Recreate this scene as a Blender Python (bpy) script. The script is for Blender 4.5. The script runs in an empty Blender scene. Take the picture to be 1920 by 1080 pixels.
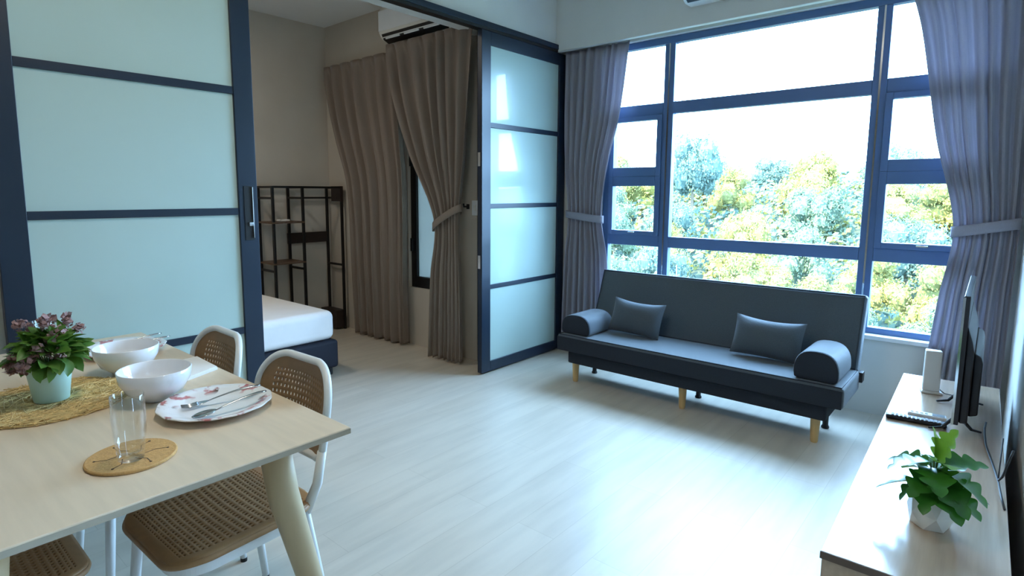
import bpy, math, random
from mathutils import Vector, Matrix, Euler
random.seed(7)
scene = bpy.context.scene
COL = scene.collection
PI = math.pi

# ------------------------------------------------------------------ camera, sky, sun, exposure
CAM_H = 1.38
cam_data = bpy.data.cameras.new('camera')
cam = bpy.data.objects.new('camera', cam_data)
COL.objects.link(cam)
_yaw, _pitch, _roll = -0.72523, -0.12346, 0.0026
_f, _cx, _cy = 1087.51, 922.28, 498.08
_fw = Vector((math.sin(_yaw)*math.cos(_pitch), math.cos(_yaw)*math.cos(_pitch), math.sin(_pitch)))
_rt = Vector((math.cos(_yaw), -math.sin(_yaw), 0))
_up = _rt.cross(_fw)
_r2 = _rt*math.cos(_roll) + _up*math.sin(_roll)
_u2 = -_rt*math.sin(_roll) + _up*math.cos(_roll)
cam.matrix_world = Matrix(((_r2.x, _u2.x, -_fw.x, 0), (_r2.y, _u2.y, -_fw.y, 0), (_r2.z, _u2.z, -_fw.z, CAM_H), (0, 0, 0, 1)))
cam_data.sensor_width = 36
cam_data.lens = _f*36/1920
cam_data.shift_x = (960-_cx)/1920
cam_data.shift_y = (_cy-540)/1920
cam_data.clip_start = 0.02
cam_data.clip_end = 1000
scene.camera = cam

SKY = (0.37, 0.64, 1.0)
SKY_STRENGTH = 34.0
SUN_STRENGTH = 48.0
world = bpy.data.worlds.new('sky')
scene.world = world
world.use_nodes = True
_bg = world.node_tree.nodes['Background']
_bg.inputs['Color'].default_value = (*SKY, 1)
_bg.inputs['Strength'].default_value = SKY_STRENGTH
sun_d = bpy.data.lights.new('sun', 'SUN')
sun_d.energy = SUN_STRENGTH
sun_d.color = (1.0, 0.86, 0.50)
sun_d.angle = 0.02
sun = bpy.data.objects.new('sun', sun_d)
sun.rotation_euler = (math.radians(40), 0, math.radians(-30))   # high, from behind the building
COL.objects.link(sun)

def portal(name, loc, rot, sx, sy):
    d = bpy.data.lights.new(name, 'AREA')
    d.shape = 'RECTANGLE'; d.size = sx; d.size_y = sy
    d.cycles.is_portal = True
    o = bpy.data.objects.new(name, d)
    o.location = loc; o.rotation_euler = rot
    COL.objects.link(o)
portal('window_light_portal', (-1.32, 4.40, 1.52), (-PI/2, 0, 0), 2.5, 2.1)
portal('bedroom_window_light_portal', (-3.62, 3.62, 1.46), (-PI/2, 0, 0), 0.9, 1.9)

vs = scene.view_settings
vs.view_transform = 'Standard'
vs.look = 'None'
vs.exposure = 0.18
vs.gamma = 1.0
vs.use_curve_mapping = False
scene.cycles.use_denoising = True
scene.cycles.max_bounces = 10
scene.cycles.diffuse_bounces = 6
scene.cycles.sample_clamp_indirect = 8

# ------------------------------------------------------------------ helpers
def lin(c):
    return tuple(((v/255)/12.92 if v/255 <= 0.04045 else ((v/255+0.055)/1.055)**2.4) for v in c)

MATS = {}
def mat(name, rgb, rough=0.6, metal=0.0, spec=0.5, var=0.0, vscale=8.0, bump=0.0, bscale=60.0,
        stretch=(1, 1, 1), rgb2=None, coat=0.0, transl=0.0, sheen=0.0, obj_coords=True):
    m = bpy.data.materials.new(name); m.use_nodes = True
    nt = m.node_tree; N = nt.nodes; Lk = nt.links
    b = N['Principled BSDF']; out = N['Material Output']
    c = lin(rgb)
    b.inputs['Base Color'].default_value = (*c, 1)
    b.inputs['Roughness'].default_value = rough
    b.inputs['Metallic'].default_value = metal
    b.inputs['Specular IOR Level'].default_value = spec
    b.inputs['Coat Weight'].default_value = coat
    b.inputs['Sheen Weight'].default_value = sheen
    if var or bump or rgb2:
        tc = N.new('ShaderNodeTexCoord'); mp = N.new('ShaderNodeMapping')
        mp.inputs['Scale'].default_value = stretch
        Lk.new(tc.outputs['Object'], mp.inputs['Vector'])
    if var or rgb2:
        no = N.new('ShaderNodeTexNoise'); no.inputs['Scale'].default_value = vscale; no.inputs['Detail'].default_value = 5
        Lk.new(mp.outputs['Vector'], no.inputs['Vector'])
        rp = N.new('ShaderNodeValToRGB')
        rp.color_ramp.elements[0].position = 0.3; rp.color_ramp.elements[1].position = 0.7
        c2 = lin(rgb2) if rgb2 else tuple(max(0, v*(1-var)) for v in c)
        c1 = c if rgb2 else tuple(min(1, v*(1+var)) for v in c)
        rp.color_ramp.elements[0].color = (*c2, 1); rp.color_ramp.elements[1].color = (*c1, 1)
        Lk.new(no.outputs['Fac'], rp.inputs['Fac']); Lk.new(rp.outputs['Color'], b.inputs['Base Color'])
    if bump:
        n2 = N.new('ShaderNodeTexNoise'); n2.inputs['Scale'].default_value = bscale; n2.inputs['Detail'].default_value = 3
        Lk.new(mp.outputs['Vector'], n2.inputs['Vector'])
        bp = N.new('ShaderNodeBump'); bp.inputs['Strength'].default_value = bump; bp.inputs['Distance'].default_value = 0.01
        Lk.new(n2.outputs['Fac'], bp.inputs['Height']); Lk.new(bp.outputs['Normal'], b.inputs['Normal'])
    if transl:
        t = N.new('ShaderNodeBsdfTranslucent'); t.inputs['Color'].default_value = (*c, 1)
        mx = N.new('ShaderNodeMixShader'); mx.inputs['Fac'].default_value = transl
        Lk.new(b.outputs['BSDF'], mx.inputs[1]); Lk.new(t.outputs['BSDF'], mx.inputs[2]); Lk.new(mx.outputs['Shader'], out.inputs['Surface'])
    MATS[name] = m
    return m

def glass_mat(name, tint=(1, 1, 1), rough=0.0, gloss=1.0, power=5.0):
    m = bpy.data.materials.new(name); m.use_nodes = True
    nt = m.node_tree; N = nt.nodes; Lk = nt.links
    N.remove(N['Principled BSDF'])
    tr = N.new('ShaderNodeBsdfTransparent'); tr.inputs['Color'].default_value = (*tint, 1)
    gl = N.new('ShaderNodeBsdfGlossy'); gl.inputs['Roughness'].default_value = rough
    gl.inputs['Color'].default_value = (gloss, gloss, gloss, 1)
    lw = N.new('ShaderNodeLayerWeight'); pw = N.new('ShaderNodeMath'); pw.operation = 'POWER'; pw.inputs[1].default_value = power
    Lk.new(lw.outputs['Facing'], pw.inputs[0])
    fr = N.new('ShaderNodeMath'); fr.operation = 'MULTIPLY_ADD'; fr.inputs[1].default_value = 0.85; fr.inputs[2].default_value = 0.04
    Lk.new(pw.outputs[0], fr.inputs[0])
    mx = N.new('ShaderNodeMixShader')
    Lk.new(fr.outputs[0], mx.inputs['Fac']); Lk.new(tr.outputs['BSDF'], mx.inputs[1]); Lk.new(gl.outputs['BSDF'], mx.inputs[2])
    Lk.new(mx.outputs['Shader'], N['Material Output'].inputs['Surface'])
    MATS[name] = m
    return m

class MB:
    def __init__(s): s.v = []; s.f = []; s.m = []
    def add(s, vs_, fs, mi=0):
        b = len(s.v); s.v += [tuple(p) for p in vs_]; s.f += [tuple(i+b for i in f) for f in fs]; s.m += [mi]*len(fs)
        return s
    def box(s, x0, x1, y0, y1, z0, z1, mi=0):
        vs_ = [(x, y, z) for z in (z0, z1) for y in (y0, y1) for x in (x0, x1)]
        return s.add(vs_, [(0, 2, 3, 1), (4, 5, 7, 6), (0, 1, 5, 4), (2, 6, 7, 3), (0, 4, 6, 2), (1, 3, 7, 5)], mi)
    def xbox(s, mtx, sx, sy, sz, mi=0):
        vs_ = [mtx @ Vector((x*sx/2, y*sy/2, z*sz/2)) for z in (-1, 1) for y in (-1, 1) for x in (-1, 1)]
        return s.add(vs_, [(0, 2, 3, 1), (4, 5, 7, 6), (0, 1, 5, 4), (2, 6, 7, 3), (0, 4, 6, 2), (1, 3, 7, 5)], mi)
    def tube(s, pts, rad, seg=10, closed=False, mi=0, flat=None):
        pts = [Vector(p) for p in pts]; n = len(pts)
        if not hasattr(rad, '__len__'): rad = [rad]*n
        rings = []; prev = None
        for i, p in enumerate(pts):
            if closed: t = pts[(i+1) % n]-pts[i-1]
            else: t = pts[min(i+1, n-1)]-pts[max(i-1, 0)]
            t.normalize()
            if prev is None:
                a = Vector((0, 0, 1)) if abs(t.z) < 0.9 else Vector((0, 1, 0))
                u = t.cross(a).normalized()
            else:
                u = (prev - t*prev.dot(t)).normalized()
            prev = u; w = t.cross(u)
            fu, fw = flat if flat else (1, 1)
            rings.append([p + u*(math.cos(2*PI*k/seg)*rad[i]*fu) + w*(math.sin(2*PI*k/seg)*rad[i]*fw) for k in range(seg)])
        vs_ = [q for r in rings for q in r]; fs = []
        for i in range(n if closed else n-1):
            j = (i+1) % n
            for k in range(seg):
                k2 = (k+1) % seg
                fs.append((i*seg+k, i*seg+k2, j*seg+k2, j*seg+k))
        if not closed:
            fs.append(tuple(range(seg-1, -1, -1))); fs.append(tuple((n-1)*seg+k for k in range(seg)))
        return s.add(vs_, fs, mi)
    def lathe(s, prof, seg=32, c=(0, 0, 0), mi=0, wob=None):
        vs_ = []; fs = []; n = len(prof)
        for i, (r, z) in enumerate(prof):
            for k in range(seg):
                a = 2*PI*k/seg; rr = r*(wob(a, i) if wob else 1)
                vs_.append((c[0]+rr*math.cos(a), c[1]+rr*math.sin(a), c[2]+z))
        for i in range(n-1):
            for k in range(seg):
                k2 = (k+1) % seg
                fs.append((i*seg+k, i*seg+k2, (i+1)*seg+k2, (i+1)*seg+k))
        fs.append(tuple(range(seg-1, -1, -1))); fs.append(tuple((n-1)*seg+k for k in range(seg)))
        return s.add(vs_, fs, mi)
    def prism(s, poly, fn, d0, d1, mi=0):
        n = len(poly)
        vs_ = [fn(a, b, d0) for a, b in poly]+[fn(a, b, d1) for a, b in poly]
        fs = [tuple(range(n-1, -1, -1)), tuple(range(n, 2*n))]+[(i, (i+1) % n, n+(i+1) % n, n+i) for i in range(n)]
        return s.add(vs_, fs, mi)
    def grid(s, nu, nv, fn, mi=0, flip=False):
        vs_ = [fn(i/nu, j/nv) for j in range(nv+1) for i in range(nu+1)]; fs = []
        for j in range(nv):
            for i in range(nu):
                a = j*(nu+1)+i
                q = (a, a+1, a+nu+2, a+nu+1)
                fs.append(q[::-1] if flip else q)
        return s.add(vs_, fs, mi)
    def mesh(s, name, mats_, smooth=False):
        me = bpy.data.meshes.new(name); me.from_pydata(s.v, [], s.f); me.update()
        if not isinstance(mats_, (list, tuple)): mats_ = [mats_]
        for m in mats_: me.materials.append(m)
        if any(s.m): me.polygons.foreach_set('material_index', s.m)
        if smooth: me.polygons.foreach_set('use_smooth', [True]*len(me.polygons))
        return me
    def build(s, name, m, parent=None, smooth=False, bevel=0, bseg=2, solid=0, subsurf=0, autosmooth=None, fix=True):
        me = s.mesh(name, m, smooth)
        if fix:
            import bmesh
            bm = bmesh.new(); bm.from_mesh(me); bmesh.ops.recalc_face_normals(bm, faces=bm.faces); bm.to_mesh(me); bm.free()
        o = bpy.data.objects.new(name, me); COL.objects.link(o)
        if parent: o.parent = parent
        if subsurf:
            md = o.modifiers.new('sub', 'SUBSURF'); md.levels = subsurf; md.render_levels = subsurf
        if solid:
            md = o.modifiers.new('solid', 'SOLIDIFY'); md.thickness = solid; md.offset = 0
        if bevel:
            md = o.modifiers.new('bevel', 'BEVEL'); md.width = bevel; md.segments = bseg; md.limit_method = 'ANGLE'; md.angle_limit = 0.6
            md.harden_normals = False
            if smooth is False and bseg > 1:
                me.polygons.foreach_set('use_smooth', [True]*len(me.polygons))
                md2 = o.modifiers.new('wn', 'WEIGHTED_NORMAL'); md2.keep_sharp = True
        return o

def tag(o, label=None, cat=None, group=None, kind=None):
    if label: o['label'] = label
    if cat: o['category'] = cat
    if group: o['group'] = group
    if kind: o['kind'] = kind
    return o
def empty(name, loc=(0, 0, 0), rz=0, label=None, cat=None, group=None, kind=None):
    o = bpy.data.objects.new(name, None); COL.objects.link(o)
    o.location = loc; o.rotation_euler = (0, 0, rz); o.empty_display_size = 0.05
    return tag(o, label, cat, group, kind)
def copy_tree(o, parent=None):
    c = o.copy(); COL.objects.link(c); c.parent = parent
    for ch in list(o.children): copy_tree(ch, c)
    return c
def lerp(a, b, t): return a+(b-a)*t
def interp(rows, z):
    for a, b in zip(rows, rows[1:]):
        if (a[0]-z)*(b[0]-z) <= 0 and a[0] != b[0]:
            t = (z-a[0])/(b[0]-a[0])
            return [lerp(p, q, t) for p, q in zip(a[1:], b[1:])]
    return list(rows[0][1:]) if abs(z-rows[0][0]) < abs(z-rows[-1][0]) else list(rows[-1][1:])

# ------------------------------------------------------------------ materials
M_wall = mat('wall_paint', (214, 212, 206), 0.75, var=0.03, vscale=3, bump=0.05, bscale=120)
M_wallb = mat('bedroom_wall_paint', (196, 186, 172), 0.8, var=0.05, vscale=2.5, bump=0.05, bscale=120)
M_wallr = mat('low_bounce_wall_paint', (128, 118, 108), 0.75, var=0.05, vscale=3)  # darker paint on unseen walls, added to cut light bounced onto camera-facing sides
M_ceil = mat('ceiling_paint', (226, 224, 220), 0.85, var=0.02, vscale=3)
M_navy = mat('dark_aluminium', (18, 34, 52), 0.38, spec=0.5, var=0.08, vscale=5)
M_winf = mat('glare_tinted_aluminium', (80, 108, 150), 0.4, spec=0.5, var=0.06, vscale=5)  # blue glare over the dark frames is mixed into this colour
M_black = mat('black_metal', (14, 14, 15), 0.45, var=0.1)
M_pane = mat('frosted_back_painted_glass', (176, 196, 188), 0.22, spec=0.5, var=0.02, vscale=2, coat=0.5)
MATS['frosted_back_painted_glass'].node_tree.nodes['Principled BSDF'].inputs['Coat Roughness'].default_value = 0.03
M_clear = glass_mat('clear_glass', (0.97, 0.99, 0.99))
M_cup = glass_mat('drinking_glass', (0.96, 0.975, 0.98), power=3.0)
M_white = mat('white_plastic', (232, 234, 235), 0.35, var=0.02)
M_offw = mat('offwhite_plastic', (222, 220, 212), 0.4, var=0.03)
M_sill = mat('white_sill', (230, 232, 232), 0.5, var=0.02)
M_sofa = mat('charcoal_upholstery', (66, 75, 83), 0.62, spec=0.45, var=0.16, vscale=260, bump=0.25, bscale=500, sheen=0.25)
M_sofad = mat('shade_dark_upholstery', (38, 44, 53), 0.8, spec=0.25, var=0.12, vscale=260, bump=0.2, bscale=500)  # fabric darkened for shade on camera-facing faces; also used for piping
M_legw = mat('pale_pine', (206, 172, 118), 0.45, var=0.1, vscale=9, stretch=(6, 6, 0.6))
M_table = mat('table_ash_laminate', (220, 198, 168), 0.38, var=0.05, vscale=5, stretch=(1, 9, 9))
M_tedge = mat('table_edge', (170, 156, 136), 0.5, var=0.06, vscale=12)
M_tleg = mat('table_leg_wood', (192, 170, 134), 0.5, var=0.06, vscale=6, stretch=(5, 5, 0.5))
M_cane = mat('brown_woven_plastic', (152, 114, 74), 0.5, var=0.08, vscale=40)
M_chairw = mat('chair_white', (226, 228, 226), 0.35, var=0.02)
M_ceram = mat('white_ceramic', (240, 240, 242), 0.12, var=0.01, coat=0.4)
M_steel = mat('cutlery_steel', (190, 190, 192), 0.2, metal=1.0, var=0.05)
M_chrome = mat('chrome', (205, 208, 212), 0.15, metal=1.0, var=0.03)
M_cork = mat('cork', (196, 152, 92), 0.75, var=0.12, vscale=90, bump=0.2, bscale=200)
M_ink = mat('dark_brown_print', (58, 38, 22), 0.7, var=0.1)
M_straw = mat('gold_straw', (214, 184, 122), 0.6, var=0.25, vscale=60)
M_mint = mat('mint_ceramic', (186, 216, 200), 0.35, var=0.03, vscale=6)
M_potw = mat('white_faceted_ceramic', (236, 232, 226), 0.4, var=0.02)
M_soil = mat('potting_soil', (52, 40, 30), 0.95, var=0.3, vscale=60, bump=0.6, bscale=80)
M_leaf1 = mat('small_leaf_green', (104, 142, 52), 0.45, rgb2=(58, 98, 40), vscale=14, transl=0.3)
M_leaf2 = mat('glossy_leaf_green', (52, 108, 34), 0.28, var=0.45, vscale=16, transl=0.25, coat=0.2)
M_leaf2b = mat('young_leaf_green', (118, 160, 52), 0.3, var=0.25, vscale=16, transl=0.3, coat=0.2)
M_mauve = mat('mauve_petals', (168, 132, 128), 0.7, var=0.3, vscale=50, transl=0.2)
M_stem = mat('green_stem', (84, 104, 44), 0.6, var=0.2)
M_curt = mat('grey_taupe_curtain', (172, 168, 178), 0.9, spec=0.1, var=0.05, vscale=180, transl=0.35, sheen=0.2)
M_curtb = mat('taupe_curtain', (142, 128, 116), 0.9, spec=0.1, var=0.06, vscale=180, transl=0.12, sheen=0.2)
M_linen = mat('white_linen', (250, 248, 246), 0.85, spec=0.2, var=0.02, bump=0.12, bscale=14)
M_bedb = mat('navy_bed_base', (22, 26, 42), 0.7, var=0.15, vscale=60)
M_darkw = mat('dark_brown_board', (40, 28, 24), 0.5, var=0.2, vscale=8, stretch=(1, 1, 8))
M_shelfw = mat('brown_shelf_board', (92, 72, 56), 0.5, var=0.15, vscale=8)
M_cons = mat('console_oak_laminate', (176, 152, 128), 0.24, spec=0.5, var=0.1, vscale=4, stretch=(14, 0.8, 14), coat=0.9)
MATS['console_oak_laminate'].node_tree.nodes['Principled BSDF'].inputs['Coat Roughness'].default_value = 0.16
M_consd = mat('console_edge', (96, 78, 66), 0.45, var=0.1)
M_tvb = mat('tv_black_plastic', (24, 24, 32), 0.4, var=0.08)
M_tvs = mat('tv_screen', (6, 6, 8), 0.1, var=0.02)
M_btn = mat('grey_rubber', (178, 178, 180), 0.6, var=0.05)
M_lcd = mat('remote_display', (92, 98, 98), 0.3, var=0.05)
M_napk = mat('paper_napkin', (238, 234, 228), 0.85, var=0.02)
M_ground = mat('hill_undergrowth', (40, 54, 40), 0.95, var=0.4, vscale=0.3)
M_bark = mat('tree_bark', (96, 84, 66), 0.9, var=0.3, vscale=6)
M_cable = mat('black_cable', (16, 16, 18), 0.5, var=0.05)
M_lamp = bpy.data.materials.new('fill_lamp_diffuser'); M_lamp.use_nodes = True
_b = M_lamp.node_tree.nodes['Principled BSDF']; _b.inputs['Emission Color'].default_value = (1, 0.9, 0.75, 1); _b.inputs['Emission Strength'].default_value = 4.0  # glow of the added ceiling fill lamps

# floor: pale vinyl planks running towards the window
M_floor = bpy.data.materials.new('pale_vinyl_planks'); M_floor.use_nodes = True
def _floor():
    nt = M_floor.node_tree; N = nt.nodes; Lk = nt.links; b = N['Principled BSDF']
    tc = N.new('ShaderNodeTexCoord'); mp = N.new('ShaderNodeMapping'); mp.inputs['Rotation'].default_value = (0, 0, PI/2)
    Lk.new(tc.outputs['Object'], mp.inputs['Vector'])
    br = N.new('ShaderNodeTexBrick')
    br.inputs['Scale'].default_value = 1.0; br.inputs['Brick Width'].default_value = 1.2; br.inputs['Row Height'].default_value = 0.18
    br.inputs['Mortar Size'].default_value = 0.0012; br.inputs['Mortar Smooth'].default_value = 0.4
    br.inputs['Color1'].default_value = (*lin((210, 200, 184)), 1); br.inputs['Color2'].default_value = (*lin((204, 193, 176)), 1)
    br.inputs['Mortar'].default_value = (*lin((188, 177, 160)), 1)
    Lk.new(mp.outputs['Vector'], br.inputs['Vector'])
    mp2 = N.new('ShaderNodeMapping'); mp2.inputs['Scale'].default_value = (7, 0.9, 1)
    Lk.new(tc.outputs['Object'], mp2.inputs['Vector'])
    no = N.new('ShaderNodeTexNoise'); no.inputs['Scale'].default_value = 2.2; no.inputs['Detail'].default_value = 7
    Lk.new(mp2.outputs['Vector'], no.inputs['Vector'])
    rp = N.new('ShaderNodeValToRGB')
    rp.color_ramp.elements[0].color = (0.86, 0.86, 0.86, 1); rp.color_ramp.elements[1].color = (1.03, 1.03, 1.03, 1)
    rp.color_ramp.elements[0].position = 0.3; rp.color_ramp.elements[1].position = 0.62
    Lk.new(no.outputs['Fac'], rp.inputs['Fac'])
    mx = N.new('ShaderNodeMix'); mx.data_type = 'RGBA'; mx.blend_type = 'MULTIPLY'; mx.inputs['Factor'].default_value = 0.8
    Lk.new(br.outputs['Color'], mx.inputs['A']); Lk.new(rp.outputs['Color'], mx.inputs['B'])
    Lk.new(mx.outputs['Result'], b.inputs['Base Color'])
    b.inputs['Roughness'].default_value = 0.36; b.inputs['Specular IOR Level'].default_value = 0.7
_floor()

# frosted bedroom window glass: lets diffuse daylight through
M_frost = bpy.data.materials.new('frosted_window_glass'); M_frost.use_nodes = True
def _frost():
    nt = M_frost.node_tree; N = nt.nodes; Lk = nt.links
    b = N['Principled BSDF']; b.inputs['Base Color'].default_value = (0.5, 0.62, 0.66, 1); b.inputs['Roughness'].default_value = 0.25
    t = N.new('ShaderNodeBsdfTranslucent'); t.inputs['Color'].default_value = (0.23, 0.23, 0.21, 1)
    mx = N.new('ShaderNodeMixShader'); mx.inputs['Fac'].default_value = 0.75
    Lk.new(b.outputs['BSDF'], mx.inputs[1]); Lk.new(t.outputs['BSDF'], mx.inputs[2])
    Lk.new(mx.outputs['Shader'], N['Material Output'].inputs['Surface'])
_frost()

# plate with a floral rim (flat print)
M_plate = bpy.data.materials.new('floral_porcelain'); M_plate.use_nodes = True
def _plate():
    nt = M_plate.node_tree; N = nt.nodes; Lk = nt.links; b = N['Principled BSDF']
    tc = N.new('ShaderNodeTexCoord'); ln = N.new('ShaderNodeVectorMath'); ln.operation = 'LENGTH'
    sp = N.new('ShaderNodeSeparateXYZ'); cb = N.new('ShaderNodeCombineXYZ')
    Lk.new(tc.outputs['Object'], sp.inputs[0]); Lk.new(sp.outputs['X'], cb.inputs['X']); Lk.new(sp.outputs['Y'], cb.inputs['Y'])
    Lk.new(cb.outputs[0], ln.inputs[0])
    band = N.new('ShaderNodeMapRange'); band.inputs['From Min'].default_value = 0.10; band.inputs['From Max'].default_value = 0.118
    Lk.new(ln.outputs['Value'], band.inputs['Value'])
    vo = N.new('ShaderNodeTexNoise'); vo.inputs['Scale'].default_value = 26; vo.inputs['Detail'].default_value = 4
    Lk.new(tc.outputs['Object'], vo.inputs['Vector'])
    cut = N.new('ShaderNodeMapRange'); cut.inputs['From Min'].default_value = 0.54; cut.inputs['From Max'].default_value = 0.62
    Lk.new(vo.outputs['Fac'], cut.inputs['Value'])
    ml = N.new('ShaderNodeMath'); ml.operation = 'MULTIPLY'
    Lk.new(band.outputs['Result'], ml.inputs[0]); Lk.new(cut.outputs['Result'], ml.inputs[1])
    n2 = N.new('ShaderNodeTexNoise'); n2.inputs['Scale'].default_value = 9
    Lk.new(tc.outputs['Object'], n2.inputs['Vector'])
    rp = N.new('ShaderNodeValToRGB')
    rp.color_ramp.elements[0].color = (*lin((90, 84, 74)), 1); rp.color_ramp.elements[0].position = 0.42
    rp.color_ramp.elements[1].color = (*lin((196, 120, 118)), 1); rp.color_ramp.elements[1].position = 0.52
    Lk.new(n2.outputs['Fac'], rp.inputs['Fac'])
    mx = N.new('ShaderNodeMix'); mx.data_type = 'RGBA'; mx.inputs['A'].default_value = (*lin((240, 238, 236)), 1)
    Lk.new(ml.outputs[0], mx.inputs['Factor']); Lk.new(rp.outputs['Color'], mx.inputs['B'])
    Lk.new(mx.outputs['Result'], b.inputs['Base Color'])
    b.inputs['Roughness'].default_value = 0.15
_plate()

# tree leaves, three tones; haze and sunlit yellow are put into the colours
def leaf_mat(name, c1, c2):
    return mat(name, c1, 0.7, spec=0.2, rgb2=c2, vscale=0.5, transl=0.3)
M_tr = [leaf_mat('tree_leaves_mid', (94, 110, 84), (72, 92, 80)), leaf_mat('tree_leaves_yellow', (128, 122, 62), (92, 98, 62)),
        leaf_mat('tree_leaves_dark', (86, 106, 94), (66, 88, 84))]

# ------------------------------------------------------------------ the setting
XP = -2.91          # sliding-door face towards the living room
YW = 4.25           # window wall, inner face
YB = 3.43           # bedroom window wall, inner face
XB = -5.30          # bedroom far wall
ZC = 3.03           # ceiling
ROT = math.radians(1.3)   # the television wall stands a touch out of square

def struct(o, label, cat):
    return tag(o, label, cat, kind='structure')
struct(MB().box(-5.5, 1.3, -2.4, 4.5, -0.12, 0).build('floor', M_floor), 'pale beige vinyl plank floor of living room and bedroom', 'floor')
struct(MB().box(-5.5, 1.3, -2.4, 4.5, ZC, ZC+0.15).build('ceiling', M_ceil), 'white painted ceiling over the bedroom and living room', 'ceiling')

# window wall of the living room: below, above, at both sides of the window opening
WX0, WX1, WZ0, WZ1 = -2.56, -0.06, 0.505, 2.56
w = MB()
w.box(-3.2, 1.0, YW, YW+0.2, 0, WZ0); w.box(-3.2, 1.0, YW, YW+0.2, WZ1, ZC)
w.box(-3.2, WX0, YW, YW+0.2, WZ0, WZ1); w.box(WX1, 1.0, YW, YW+0.2, WZ0, WZ1)
struct(w.build('wall_window', M_wall), 'grey painted wall under and around the wide living room window', 'wall')
struct(MB().box(-2.93, 0.5, 4.10, 4.145, 2.55, ZC).build('trim_1', M_wall, bevel=0.004), 'deep painted pelmet beam above the living room window', 'beam')
struct(MB().box(WX0-0.02, WX1+0.02, YW-0.03, YW+0.06, WZ0-0.025, WZ0+0.002).build('trim_2', M_sill, bevel=0.004), 'white ledge under the living room window', 'sill')

# partition between living room and bedroom
w = MB()
w.box(-3.20, XP-0.02, -2.4, YW, 2.60, ZC)
w.box(-3.20, XP-0.06, -2.4, 0.50, 0, 2.60)
w.box(-3.20, XP-0.06, YB+0.0, YW, 0, 2.60)
struct(w.build('wall_partition', M_wall), 'pale partition wall above the sliding door track', 'wall')
trk = empty('trim_3', (0, 0, 0)); struct(trk, 'dark metal sliding door track along the partition', 'track')
MB().box(XP-0.07, XP+0.012, 0.3, 4.10, 2.565, 2.605).build('track_cover', M_navy, trk, bevel=0.003)
MB().box(XP-0.055, XP+0.004, 0.3, 4.10, 2.545, 2.565).build('track_channel', M_black, trk)

# television wall (behind the console) and the recess beside the camera
def rx(x, y):   # x on the skewed television wall line
    return x - (y-YW)*math.tan(ROT)
w = MB()
tv0, tv1 = rx(0.075, 1.1), 0.075
w.prism([(tv0, 1.1), (tv1, YW), (tv1+0.3, YW), (tv0+0.3, 1.1)], lambda a, b, d: (a, b, d), 0, ZC)
struct(w.build('wall_right', M_wall), 'grey painted wall behind the television', 'wall')
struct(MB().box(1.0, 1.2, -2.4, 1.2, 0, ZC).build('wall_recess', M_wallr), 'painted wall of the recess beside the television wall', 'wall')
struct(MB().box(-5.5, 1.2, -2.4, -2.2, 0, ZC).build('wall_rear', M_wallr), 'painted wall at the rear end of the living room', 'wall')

# bedroom walls with the window opening
BX0, BX1, BZ0, BZ1 = -4.05, -3.42, 0.53, 2.45
w = MB()
w.box(XB-0.2, BX0, YB, YB+0.2, 0, ZC); w.box(BX1, -2.97, YB, YB+0.2, 0, ZC)
w.box(BX0, BX1, YB, YB+0.2, 0, BZ0); w.box(BX0, BX1, YB, YB+0.2, BZ1, ZC)
struct(w.build('wall_bedroom_window', M_wallb), 'taupe bedroom wall with the curtained window', 'wall')
struct(MB().box(XB-0.2, XB, -2.4, YB+0.2, 0, ZC).build('wall_bedroom', M_wallb), 'taupe bedroom wall behind the black metal rack', 'wall')

# ------------------------------------------------------------------ living room window
win = struct(empty('window_1', (0, 0, 0)), 'wide dark-framed window with many panes looking onto trees', 'window')
FY0, FY1 = 4.29, 4.35
def bar(name, x0, x1, z0, z1, y0=FY0, y1=FY1, par=win, m=M_winf):
    return MB().box(x0, x1, y0, y1, z0, z1).build(name, m, par, bevel=0.004)
bar('frame_jamb', WX0, WX0+0.06, WZ0, WZ1); bar('frame_jamb', WX1-0.06, WX1, WZ0, WZ1)
bar('frame_head', WX0+0.06, WX1-0.06, 2.508, WZ1); bar('frame_sill', WX0+0.06, WX1-0.06, WZ0, 0.545)
ML0, ML1, MR0, MR1 = -2.050, -1.968, -0.690, -0.612
ZT0, ZT1, ZB0, ZB1 = 1.990, 2.078, 0.965, 1.050
for a, b in ((ML0, ML1), (MR0, MR1)):
    bar('mullion', a, b, 0.545, 2.508)
    c = (a+b)/2-0.004
    MB().box(c, c+0.010, FY0-0.006, FY0, 0.545, 2.508).build('mullion_groove', M_chrome, win)
for a, b in ((WX0+0.06, ML0), (ML1, MR0), (MR1, WX1-0.06)):
    bar('transom', a, b, ZT0, ZT1, FY0+0.002, FY1-0.002); bar('transom', a, b, ZB0, ZB1, FY0+0.002, FY1-0.002)
def pane(x0, x1, z0, z1, par=win, y=4.32, m=M_clear):
    return MB().box(x0, x1, y-0.003, y+0.003, z0, z1).build('pane', m, par)
pane(WX0+0.06, ML0, ZT1, 2.508); pane(ML1, MR0, ZT1, 2.508); pane(MR1, WX1-0.06, ZT1, 2.508)
pane(ML1, MR0, ZB1, ZT0)
pane(WX0+0.06, ML0, 0.545, ZB0); pane(ML1, MR0, 0.545, ZB0); pane(MR1, WX1-0.06, 0.545, ZB0)
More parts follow.
